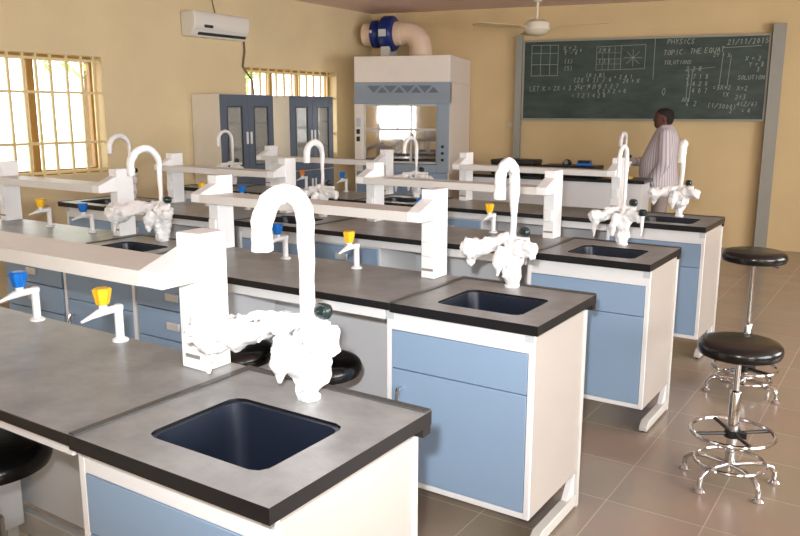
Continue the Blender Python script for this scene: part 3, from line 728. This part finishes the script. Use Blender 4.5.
# chalk strokes
FONT = {'A': [[(0, 0), (.5, 1), (1, 0)], [(.2, .4), (.8, .4)]], 'B': [[(0, 0), (0, 1), (.7, .9), (.7, .6), (0, .5), (.8, .4), (.8, .1), (0, 0)]],
 'C': [[(1, .9), (.5, 1), (.05, .6), (.1, .2), (.5, 0), (1, .1)]], 'E': [[(1, 1), (0, 1), (0, 0), (1, 0)], [(0, .5), (.8, .5)]],
 'H': [[(0, 0), (0, 1)], [(1, 0), (1, 1)], [(0, .5), (1, .5)]], 'I': [[(.5, 0), (.5, 1)]], 'L': [[(0, 1), (0, 0), (1, 0)]], 'M': [[(0, 0), (.1, 1), (.5, .4), (.9, 1), (1, 0)]],
 'N': [[(0, 0), (0, 1), (1, 0), (1, 1)]], 'O': [[(.5, 1), (.05, .6), (.1, .2), (.5, 0), (.95, .3), (.9, .8), (.5, 1)]], 'P': [[(0, 0), (0, 1), (.8, .95), (.85, .6), (0, .5)]],
 'Q': [[(.5, 1), (.05, .6), (.1, .2), (.5, 0), (.95, .3), (.9, .8), (.5, 1)], [(.6, .3), (1, -.1)]], 'R': [[(0, 0), (0, 1), (.8, .95), (.85, .6), (0, .5), (.9, 0)]],
 'S': [[(1, .85), (.5, 1), (.1, .75), (.9, .3), (.5, 0), (0, .15)]], 'T': [[(0, 1), (1, 1)], [(.5, 1), (.5, 0)]], 'U': [[(0, 1), (.05, .2), (.5, 0), (.95, .2), (1, 1)]],
 'V': [[(0, 1), (.5, 0), (1, 1)]], 'X': [[(0, 0), (1, 1)], [(0, 1), (1, 0)]], 'Y': [[(0, 1), (.5, .5), (1, 1)], [(.5, .5), (.4, 0)]], 'Z': [[(0, 1), (1, 1), (0, 0), (1, 0)]],
 'D': [[(0, 0), (0, 1), (.7, .9), (.95, .5), (.7, .1), (0, 0)]], 'F': [[(1, 1), (0, 1), (0, 0)], [(0, .5), (.7, .5)]], 'G': [[(1, .9), (.5, 1), (.05, .5), (.5, 0), (1, .2), (1, .5), (.6, .5)]],
 '0': [[(.5, 1), (.1, .5), (.5, 0), (.9, .5), (.5, 1)]], '1': [[(.3, .8), (.55, 1), (.5, 0)]], '2': [[(.1, .8), (.5, 1), (.9, .75), (.1, 0), (1, .05)]], '5': [[(.9, 1), (.2, 1), (.15, .6), (.7, .6), (.9, .3), (.5, 0), (.1, .1)]],
 '8': [[(.5, .55), (.15, .8), (.5, 1), (.85, .8), (.5, .55), (.1, .25), (.5, 0), (.9, .25), (.5, .55)]], '3': [[(.1, .9), (.6, 1), (.8, .75), (.4, .5), (.9, .3), (.5, 0), (.1, .1)]], '7': [[(.1, 1), (.9, 1), (.4, 0)]],
 '4': [[(.6, 0), (.7, 1), (.1, .35), (.95, .35)]], '6': [[(.8, 1), (.2, .5), (.3, 0), (.8, .1), (.8, .45), (.2, .4)]], '/': [[(0, -.1), (1, 1.1)]], '=': [[(.1, .35), (.9, .35)], [(.1, .65), (.9, .65)]], '-': [[(.1, .5), (.9, .5)]],
 '+': [[(.5, .1), (.5, .9)], [(.1, .5), (.9, .5)]], ':': [[(.45, .2), (.5, .3)], [(.45, .7), (.5, .8)]], '(': [[(.7, 1.1), (.4, .5), (.7, -.1)]], ')': [[(.3, 1.1), (.6, .5), (.3, -.1)]], '.': [[(.4, 0), (.5, .08)]], ' ': []}
rnd = random.Random(11)
def stroke(bm, a, b, w, y=-.0135):
    a = Vector(a); b = Vector(b); d = b-a
    if d.length < 1e-6: return
    n = Vector((-d.y, d.x)).normalized()*w/2
    q = [bm.verts.new((p.x, y, p.y)) for p in (a-n, b-n, b+n, a+n)]; q2 = [bm.verts.new((p.x, y+.0014, p.y)) for p in (a-n, b-n, b+n, a+n)]
    bm.faces.new(q); bm.faces.new(q2[::-1])
    for i in range(4): bm.faces.new((q[i], q2[i], q2[(i+1) % 4], q[(i+1) % 4]))
def poly(bm, P, w=.006):
    for a, b in zip(P, P[1:]): stroke(bm, a, b, w)
def write(bm, s, x, z, h, slope=0, w=.006):
    for ch in s:
        for st in FONT[ch]:
            poly(bm, [(x+(p[0]*.55+p[1]*.12)*h+rnd.uniform(-.04, .04)*h, z+p[1]*h+rnd.uniform(-.04, .04)*h) for p in st], w)
        x += h*(.78 if ch != ' ' else .5); z += slope*h
    return x
# pixel (u, v) of the board in the photo -> board coordinates, measured corners
def B(u, v):
    s_ = (u-527)/(767-527); s_ = 1.108*s_/(1.0+.108*s_)
    zt = 42+(37-42)*(u-527)/240; zb = 117+(122-117)*(u-527)/240
    return (BX0+(BX1-BX0)*s_, BZ1+(BZ0-BZ1)*(v-zt)/(zb-zt))
ck = BM()
def chalk(name):
    global ck
    obj(name, ck, 'chalk', board, smooth=False); ck = BM()
def pl(pts, w=.006): poly(ck, [B(*p) for p in pts], w)
# left: ruled grid
for v_ in (45, 53, 64, 75): pl([(534, v_), (560, v_)])
for u_ in (534, 543, 552, 560): pl([(u_, 45), (u_, 75)])
chalk('chalk_grid')
def W_(s, u, v, hpx, slope=0, w=.006):
    x, z_ = B(u, v); write(ck, s, x, z_, hpx*.0125, slope, w)
W_('X = 2', 565, 50, 4); W_('Y - 4', 566, 55, 4); W_('2 - 1 = 0', 566, 52, 3); W_('(3)', 566, 63, 4); W_('(5)', 566, 70, 4); chalk('chalk_writing')
# pair of boxes with rows and a star
pl([(598, 47), (598, 70), (646, 69), (646, 45), (598, 47)], .005); pl([(622, 46), (622, 70)], .005)
for v_ in (53, 59, 64): pl([(598, v_), (622, v_)], .004)
for u_ in (604, 610, 616): pl([(u_, 47), (u_, 70)], .004)
for a_ in range(8):
    pl([(634, 58), (634+9*math.cos(a_*PI/4), 58+8.5*math.sin(a_*PI/4))], .005)
W_('2 4 6', 600, 52, 3.5); W_('1 3 5', 600, 63, 3.5); chalk('chalk_table')
pl([(655, 38), (655, 80)]); chalk('chalk_divider')
W_('(2X + 3) / 4', 576, 82, 4.6); W_('(A + B)', 588, 77, 4); W_('= 2 4 1', 616, 79, 4)
W_('LET X = 2X + 3 2 4 7 1 5', 533, 90, 4.5, .01); W_('X = 4 3 5 1 2 7', 580, 88, 4.2); W_('= 7 2 1 4 2 8', 575, 97, 4); W_('+ 3 X 2 = 0', 600, 93, 4); W_('24 + X', 625, 83, 4); chalk('chalk_writing')
# right: heading, date, topic, table, notes
W_('PHYSICS', 667, 45, 4.6, 0, .007); chalk('chalk_heading'); W_('TOPIC: THE EQUAT', 664, 56, 4.6, .03, .007); chalk('chalk_topic'); W_('SOLUTIONS', 665, 65, 3.6); chalk('chalk_subheading')
W_('21/11/2015', 726, 46, 4.6, .02, .007); pl([(722, 49), (760, 47)]); chalk('chalk_date')
for u_, v_, t_ in ((687, 72, '2 2 8'), (688, 80, '2 7 1 8'), (688, 87, '5 4 2 0'), (694, 94, '4 0 7'), (685, 103, 'AN'), (697, 107, '2'), (689, 107, '6')): W_(t_, u_, v_, 4.4)
pl([(690, 71), (689, 102)]); pl([(694, 71), (692, 103)]); pl([(686, 71), (716, 68)], .004); chalk('chalk_table')
W_('0', 664, 96, 7); chalk('chalk_mark')
pl([(723, 53), (721, 90)]); pl([(731, 56), (729, 90)])
W_('X = 2', 745, 62, 4.2); W_('Y = 8', 749, 68, 4); W_('3', 757, 73, 4); W_('SOLUTION', 739, 81, 3.8, 0); W_('=3X+2', 715, 91, 4.2); W_('X=2', 739, 92, 4.2)
chalk('chalk_writing'); W_('1X', 725, 98, 4); W_('2+3', 738, 101, 4.2); W_('(1/3000)', 711, 109, 4.2, -.06); W_('4(Z/6)', 740, 108, 4); W_('2', 733, 115, 4.2); W_('= 4', 745, 115, 4.2)
chalk('chalk_writing'); W_('2Y + X', 713, 58, 3.8, -.03); chalk('chalk_writing')


# wall socket and trunking on the back wall
o = bxo('wall_socket', (-.06, .06, -.012, 0, -.04, .04), 'socket', None, .004)
o.location = bw(1.975, -.001, 1.465); o.rotation_euler = (0, 0, AW); tag(o, 'small cream wall socket on back wall left of chalkboard post', 'socket')

# ------------------------------------------------------------------ ceiling fan
fan = thing('ceiling_fan', 'cream ceiling fan with thin blades hanging before the chalkboard', 'fan', (-3.9, 8.83, CZ))
obj('down_rod', lathe(BM(), [(.03, -.001), (.06, -.001), (.055, -.05), (.014, -.07), (.014, -.26), (.001, -.26)], 18), 'fan_hub', fan)
obj('motor_housing', lathe(BM(), [(.02, -.25), (.075, -.258), (.14, -.29), (.158, -.335), (.158, -.37), (.12, -.41), (.06, -.435), (.001, -.44)], 32), 'fan_hub', fan)
base_a = math.atan2(.549, .836)
for k_ in (0, 1, 2):
    a_ = base_a+math.radians((-30, 90, 210)[k_])
    b_ = BM(); box(b_, .13, .24, -.02, .02, -.356, -.350)
    prism(b_, [(.20, -.05), (.86, -.065), (.89, -.04), (.89, .04), (.86, .065), (.20, .05)], 'z', -.349, -.343)
    bmesh.ops.rotate(b_, verts=b_.verts, cent=(0, 0, -.349), matrix=Matrix.Rotation(math.radians(8), 3, 'X'))
    bmesh.ops.rotate(b_, verts=b_.verts, cent=(0, 0, 0), matrix=Matrix.Rotation(a_, 3, 'Z'))
    obj('blade', b_, 'fan_blade', fan)

# ------------------------------------------------------------------ air conditioner with pipe
ac = thing('wall_air_conditioner', 'white split air conditioner high on the left wall', 'air conditioner', (XL+.0005, 6.215, 2.395))
b_ = BM(); prism(b_, [(.002, 0), (.12, 0), (.19, .07), (.205, .12), (.205, .21), (.18, .245), (.002, .245)], 'y', -.43, .36)
obj('body', b_, 'ac', ac, .01)
b_ = BM(); box(b_, .125, .155, -.34, .34, .008, .028); bmesh.ops.rotate(b_, verts=b_.verts, cent=(.14, 0, .018), matrix=Matrix.Rotation(math.radians(-45), 3, 'Y'))
bmesh.ops.translate(b_, verts=b_.verts, vec=(.012, 0, .012)); obj('louvre', b_, 'dark_trim', ac)
bxo('display', (.205, .208, -.30, -.18, .085, .115), 'dark_trim', ac)
bxo('panel_seam', (.2045, .2065, -.425, .355, .065, .069), 'rail', ac)
b_ = BM(); tube(b_, [(XL+.02, 6.67, 2.40), (XL+.015, 6.68, 2.30), (XL+.015, 6.66, 2.20), (XL+.02, 6.64, 2.13), (XL+.02, 6.70, 2.06), (XL+.02, 6.78, 1.98), (XL+.02, 6.80, 1.80)], .011, 8)
tag(obj('drain_pipe', b_, 'cable'), 'thin grey pipe hanging below the air conditioner', 'pipe')
b_ = BM(); tube(b_, [(XL+.012, 6.20, CZ), (XL+.012, 6.22, 2.80), (XL+.012, 6.26, 2.648)], .006, 8)
tag(obj('power_cable', b_, 'cable'), 'thin cable running from ceiling down to the air conditioner', 'cable')

# ------------------------------------------------------------------ teacher's bench
TA = math.radians(4.5); tb = thing('demonstration_bench', "teacher's white bench with black top before the chalkboard", 'bench', (-2.42, 8.42, 0), TA)
bxo('worktop', (-2.1, 0, -.03, .44, .885, .92), 'black', tb, .003)
bxo('front_panel', (-2.07, -.03, 0, .02, .06, .884), 'panel', tb, .002)
bxo('end_panel', (-.05, -.03, .021, .42, .06, .884), 'panel', tb, .002)
bxo('end_panel', (-2.07, -2.05, .021, .42, .06, .884), 'panel', tb, .002)
bxo('plinth', (-2.0, -.1, .04, .40, 0, .059), 'rail', tb)
tm = Matrix.Translation((-2.42, 8.42, .92)) @ Matrix.Rotation(TA, 4, 'Z')
def onteach(x, y): p = tm @ Vector((x, y, 0)); return (p.x, p.y, .921)
t = thing('equipment_case', 'dark brown case lying at left on the demonstration bench', 'case', onteach(-1.53, .22), TA)
bxo('case_body', (-.26, .26, -.15, .17, 0, .12), 'teacher_black', t, .012); bxo('lid', (-.26, .26, -.17, .17, .121, .17), 'teacher_black', t, .012)
b_ = BM(); tube(b_, [(-.06, -.17, .07), (-.06, -.20, .07), (.06, -.20, .07), (.06, -.17, .07)], .008, 8); obj('handle', b_, 'plastic', t)
t = thing('equipment_case', 'long black case on demonstration bench carrying small instruments', 'case', onteach(-.86, .22), TA)
bxo('case_body', (-.32, .32, -.17, .17, 0, .09), 'plastic', t, .01); bxo('lid', (-.32, .32, -.17, .17, .091, .125), 'plastic', t, .01)
cp = onteach(-.92, .22)
t = thing('instrument', 'small dark instrument on top of the long black case', 'instrument', (cp[0], cp[1], 1.047), TA)
obj('body', lathe(BM(), [(.05, 0), (.055, .02), (.04, .045), (.02, .06), (.001, .062)], 18), 'plastic', t)
obj('dial', lathe(BM(), [(.025, 0), (.025, .012)], 16, (0, -.055, .03), 'y'), 'slot', t)
cp = onteach(-.72, .22)
t = thing('instrument', 'small blue-topped instrument box on the long black case', 'instrument', (cp[0], cp[1], 1.047), TA)
bxo('body', (-.08, .08, -.05, .05, 0, .025), 'knob_blue', t, .004); bxo('cover', (-.07, .07, -.045, .045, .0255, .055), 'plastic', t, .006)
b_ = BM(); rings = []
for r_, z_ in ((.02, 0), (.15, .004), (.16, .03), (.11, .055), (.02, .06)):
    rings.append([((r_*(1+.15*noise.noise((math.cos(a)*2, math.sin(a)*2, z_*20))))*math.cos(a)*1.0, r_*.55*math.sin(a), z_+.006*noise.noise((math.cos(a)*4, math.sin(a)*4, 3))) for a in [2*PI*i/28 for i in range(28)]])
ring_loft(b_, rings); o = obj('cloth_bag', b_, 'tan_cloth'); o.location = onteach(-.30, .06); o.location.z += .004; tag(o, 'tan cloth bag lying at front edge of demonstration bench', 'bag')
faucet(-2.74, 8.72, 'wrapped faucet on demonstration bench left of the man', wrap=(.014, .024), left=.12, right=.06, seed=12, z0=.921, top=1.43, low=1.27, cw=.8)

# ------------------------------------------------------------------ the man at the board (built facing -Y, then turned)
def evalmesh(bm, vox, name, smooth_it=6, decimate=None):
    bmesh.ops.recalc_face_normals(bm, faces=bm.faces)
    me = bpy.data.meshes.new(name); bm.to_mesh(me); bm.free()
    o = bpy.data.objects.new(name, me); COL.objects.link(o)
    r = o.modifiers.new('Remesh', 'REMESH'); r.mode = 'VOXEL'; r.voxel_size = vox
    s = o.modifiers.new('Smooth', 'SMOOTH'); s.iterations = smooth_it; s.factor = .5
    dg = bpy.context.evaluated_depsgraph_get(); dg.update()
    m2 = bpy.data.meshes.new_from_object(o.evaluated_get(dg)); o.modifiers.clear(); o.data = m2
    m2.polygons.foreach_set('use_smooth', [True]*len(m2.polygons)); bpy.data.meshes.remove(me)
    return o
def limb(bm, pts, rad, seg=14):
    P = []; Rr = []
    for i in range(len(pts)-1):
        for k in range(6):
            f = k/6; P.append(Vector(pts[i]).lerp(Vector(pts[i+1]), f)); Rr.append(rad[i]*(1-f)+rad[i+1]*f)
    P.append(Vector(pts[-1])); Rr.append(rad[-1]); tube(bm, P, Rr, seg)
    for p, r in zip(pts, rad): ball(bm, p, r, 2)
def oval(bm, secs, seg=28):
    rings = [[(cx+rx*math.cos(2*PI*i/seg), cy+ry*math.sin(2*PI*i/seg), z) for i in range(seg)] for (z, cx, cy, rx, ry) in secs]
    ring_loft(bm, rings)
man = thing('person', 'man in striped shirt standing side-on before the chalkboard', 'person', (-2.47, 9.20, 0), math.radians(-74))
SH = 1.40
hand_R, hand_L = Vector((-.17, -.36, 1.06)), Vector((.17, -.12, .84))
elb_R, elb_L = Vector((-.27, -.03, 1.07)), Vector((.27, .03, 1.08))
sh_R, sh_L = Vector((-.19, .02, SH-.01)), Vector((.19, .02, SH-.01))
b_ = BM()
oval(b_, [(.84, 0, .02, .15, .11), (.93, 0, .01, .165, .13), (1.05, 0, -.015, .155, .14), (1.2, 0, 0, .165, .125), (1.33, 0, .015, .175, .105), (1.41, 0, .02, .13, .08), (1.45, 0, .015, .06, .055)])
limb(b_, [(0, .02, 1.42), (0, .005, 1.52)], [.058, .054])
oval(b_, [(1.455, 0, -.045, .03, .035), (1.475, 0, -.04, .05, .062), (1.51, 0, -.025, .062, .083), (1.555, 0, -.015, .07, .094), (1.60, 0, -.008, .073, .098), (1.64, 0, -.003, .064, .088), (1.667, 0, 0, .04, .055), (1.675, 0, 0, .015, .02)])
ball(b_, (0, -.108, 1.548), .017, 2, (1.1, 1, .9)); ball(b_, (0, -.10, 1.565), .012, 2, (.8, 1, 1.8))
ball(b_, (0, -.098, 1.508), .016, 2, (1.5, .6, .6))
for s_ in (-1, 1):
    ball(b_, (s_*.028, -.092, 1.578), .012, 2, (1.2, .6, .7)); ball(b_, (s_*.074, .0, 1.56), .024, 2, (.35, .7, 1.2))
for sh, el, ha in ((sh_R, elb_R, hand_R), (sh_L, elb_L, hand_L)):
    limb(b_, [sh, el, ha], [.055, .042, .027])
    d_ = (ha-el).normalized(); side = d_.cross(Vector((0, 0, 1))).normalized(); upv = side.cross(d_)
    ball(b_, ha+d_*.045, .043, 2, (1, 1, 1), Matrix((side, d_*1.15, upv*.45)).transposed().to_4x4())
    for f_, ln_ in ((-.030, .062), (-.010, .074), (.010, .070), (.030, .056)):
        r0 = ha+d_*.078+side*f_; limb(b_, [r0, r0+d_*ln_*.5-upv*.006, r0+d_*ln_-upv*.022], [.0095, .009, .008], 8)
    s1 = side*(1 if ha is hand_R else -1); limb(b_, [ha+d_*.02+s1*.03, ha+d_*.055+s1*.055, ha+d_*.085+s1*.055-upv*.01], [.012, .011, .009], 8)
for s_ in (-1, 1): limb(b_, [(s_*.085, .02, .86), (s_*.09, .0, .47), (s_*.09, .03, .08)], [.085, .058, .04]); ball(b_, (s_*.09, -.03, .05), .05, 2, (.8, 2.0, .7))
body = evalmesh(b_, .0075, 'body', 3); body.data.materials.clear(); body.data.materials.append(M['skin']); body.parent = man
b_ = BM(); oval(b_, [(1.585, 0, .018, .072, .085), (1.61, 0, .01, .078, .098), (1.645, 0, .003, .069, .092), (1.672, 0, .003, .045, .06), (1.681, 0, .003, .016, .02)])
oval(b_, [(1.50, 0, .05, .045, .035), (1.54, 0, .045, .064, .056), (1.59, 0, .035, .074, .072)])
hr = evalmesh(b_, .008, 'hair', 3); hr.data.materials.clear(); hr.data.materials.append(M['hair']); hr.parent = man
b_ = BM()
oval(b_, [(.70, 0, .01, .205, .195), (.80, 0, .0, .205, .205), (.95, 0, -.03, .20, .215), (1.08, 0, -.035, .195, .205), (1.2, 0, -.01, .20, .18), (1.33, 0, .02, .21, .155), (1.41, 0, .028, .17, .125), (1.46, 0, .03, .10, .095), (1.495, 0, .025, .07, .072)])
for sh, el, ha in ((sh_R, elb_R, hand_R), (sh_L, elb_L, hand_L)):
    limb(b_, [sh, el, el.lerp(ha, .82)], [.075, .07, .052])
st = evalmesh(b_, .011, 'shirt', 4); st.data.materials.clear(); st.data.materials.append(M['shirt']); st.parent = man
b_ = BM(); oval(b_, [(.78, 0, .02, .17, .13), (.90, 0, .015, .175, .14), (.96, 0, .01, .172, .14)])
for s_ in (-1, 1): limb(b_, [(s_*.085, .02, .82), (s_*.092, .0, .47), (s_*.092, .03, .10)], [.105, .082, .07])
tr = evalmesh(b_, .012, 'trousers', 3); tr.data.materials.clear(); tr.data.materials.append(M['trouser']); tr.parent = man
for s_ in (-1, 1):
    b_ = BM(); ring_ = []
    for z_, k_ in ((0, 1), (.03, 1.03), (.055, .9), (.08, .6), (.10, .5)):
        ring_.append([(s_*.092+.052*k_*math.cos(a), (-.045 if z_ < .07 else 0)+.03*(1-k_)+.14*k_*math.sin(a), z_) for a in [2*PI*i/24 for i in range(24)]])
    ring_loft(b_, ring_); obj('shoe', b_, 'shoe', man)

# ------------------------------------------------------------------ outside the windows
o = tag(obj('courtyard', box(BM(), -60, XL-.6, -40, 60, -.4, -.3), mat('pale_ground', (222, 212, 190), .9, var=.06, scale=.5)), 'pale sunlit ground outside the barred windows', 'ground'); o['kind'] = 'structure'
def tree(loc, h, r, label, seed):
    t = thing('tree', label, 'tree', loc, 0)
    b = BM(); tube(b, [(0, 0, 0), (.05, 0, h*.5), (0, .05, h)], [.12, .09, .05], 10); obj('trunk', b, 'bark', t)
    rn = random.Random(seed); b = BM()
    for k in range(420):
        a, e_, q = rn.uniform(0, 2*PI), rn.uniform(-1, 1), rn.random()**.4*r
        c_ = Vector((math.cos(a)*math.sqrt(1-e_*e_)*q, math.sin(a)*math.sqrt(1-e_*e_)*q, h+e_*q*.8))
        u_ = Vector((rn.uniform(-1, 1), rn.uniform(-1, 1), rn.uniform(-1, 1))).normalized(); w_ = u_.cross(Vector((rn.uniform(-1, 1), rn.uniform(-1, 1), 1))).normalized()
        sz = rn.uniform(.06, .12)
        b.faces.new([b.verts.new(c_+u_*sz), b.verts.new(c_+w_*sz*.45), b.verts.new(c_-u_*sz), b.verts.new(c_-w_*sz*.45)])
    f = obj('foliage', b, 'leaf', t, smooth=False)
tree((-12.6, 8.95, -.3), 3.1, .85, 'green tree seen outside the larger barred window', 3)
tree((-10.9, 10.85, -.3), 2.7, .55, 'green tree seen outside the small window behind cabinets', 5)

# ------------------------------------------------------------------ light
w = bpy.data.worlds.new('World'); S.world = w; w.use_nodes = True
bg = w.node_tree.nodes['Background']; bg.inputs[0].default_value = (1, .995, .98, 1); bg.inputs[1].default_value = 5
def area(name, loc, direction, sx, sy, power, col=(1, 1, 1)):
    l = bpy.data.lights.new(name, 'AREA'); l.shape = 'RECTANGLE'; l.size = sx; l.size_y = sy; l.energy = power; l.color = col
    o = bpy.data.objects.new(name, l); COL.objects.link(o); o.location = loc
    o.rotation_euler = Vector(direction).to_track_quat('-Z', 'Y').to_euler(); return o
for a, b in RY:
    area('fill_light', (XR+T+.05, (a+b)/2, 1.6), (-1, 0, -.1), b-a, 1.4, 130, (.98, .99, 1))  # added fill lamps at unseen right-wall windows, lifting room brightness
for a, b in RX:
    area('fill_light', ((a+b)/2, YB-T-.05, 1.6), (0, 1, -.05), b-a, 1.4, 45, (1, .99, .97))  # added lamp at unseen rear window, gives sash its bright reflection
# camera flash, mounted above the lens
l = bpy.data.lights.new('camera_flash', 'SPOT'); l.energy = 430; l.spot_size = math.radians(78); l.spot_blend = 1; l.shadow_soft_size = .03; l.color = (.95, .975, 1)
o = bpy.data.objects.new('camera_flash', l); COL.objects.link(o)
o.location = Vector((0, 0, CAMZ))+Vector(Mr[0])*-.06+Vector(Mr[1])*.12; o.rotation_euler = (Vector(Mr[2])+Vector(Mr[1])*.10).to_track_quat('-Z', 'Y').to_euler()

vs = S.view_settings; vs.view_transform = 'Standard'; vs.look = 'None'; vs.gamma = 1; vs.use_curve_mapping = False; vs.exposure = 0
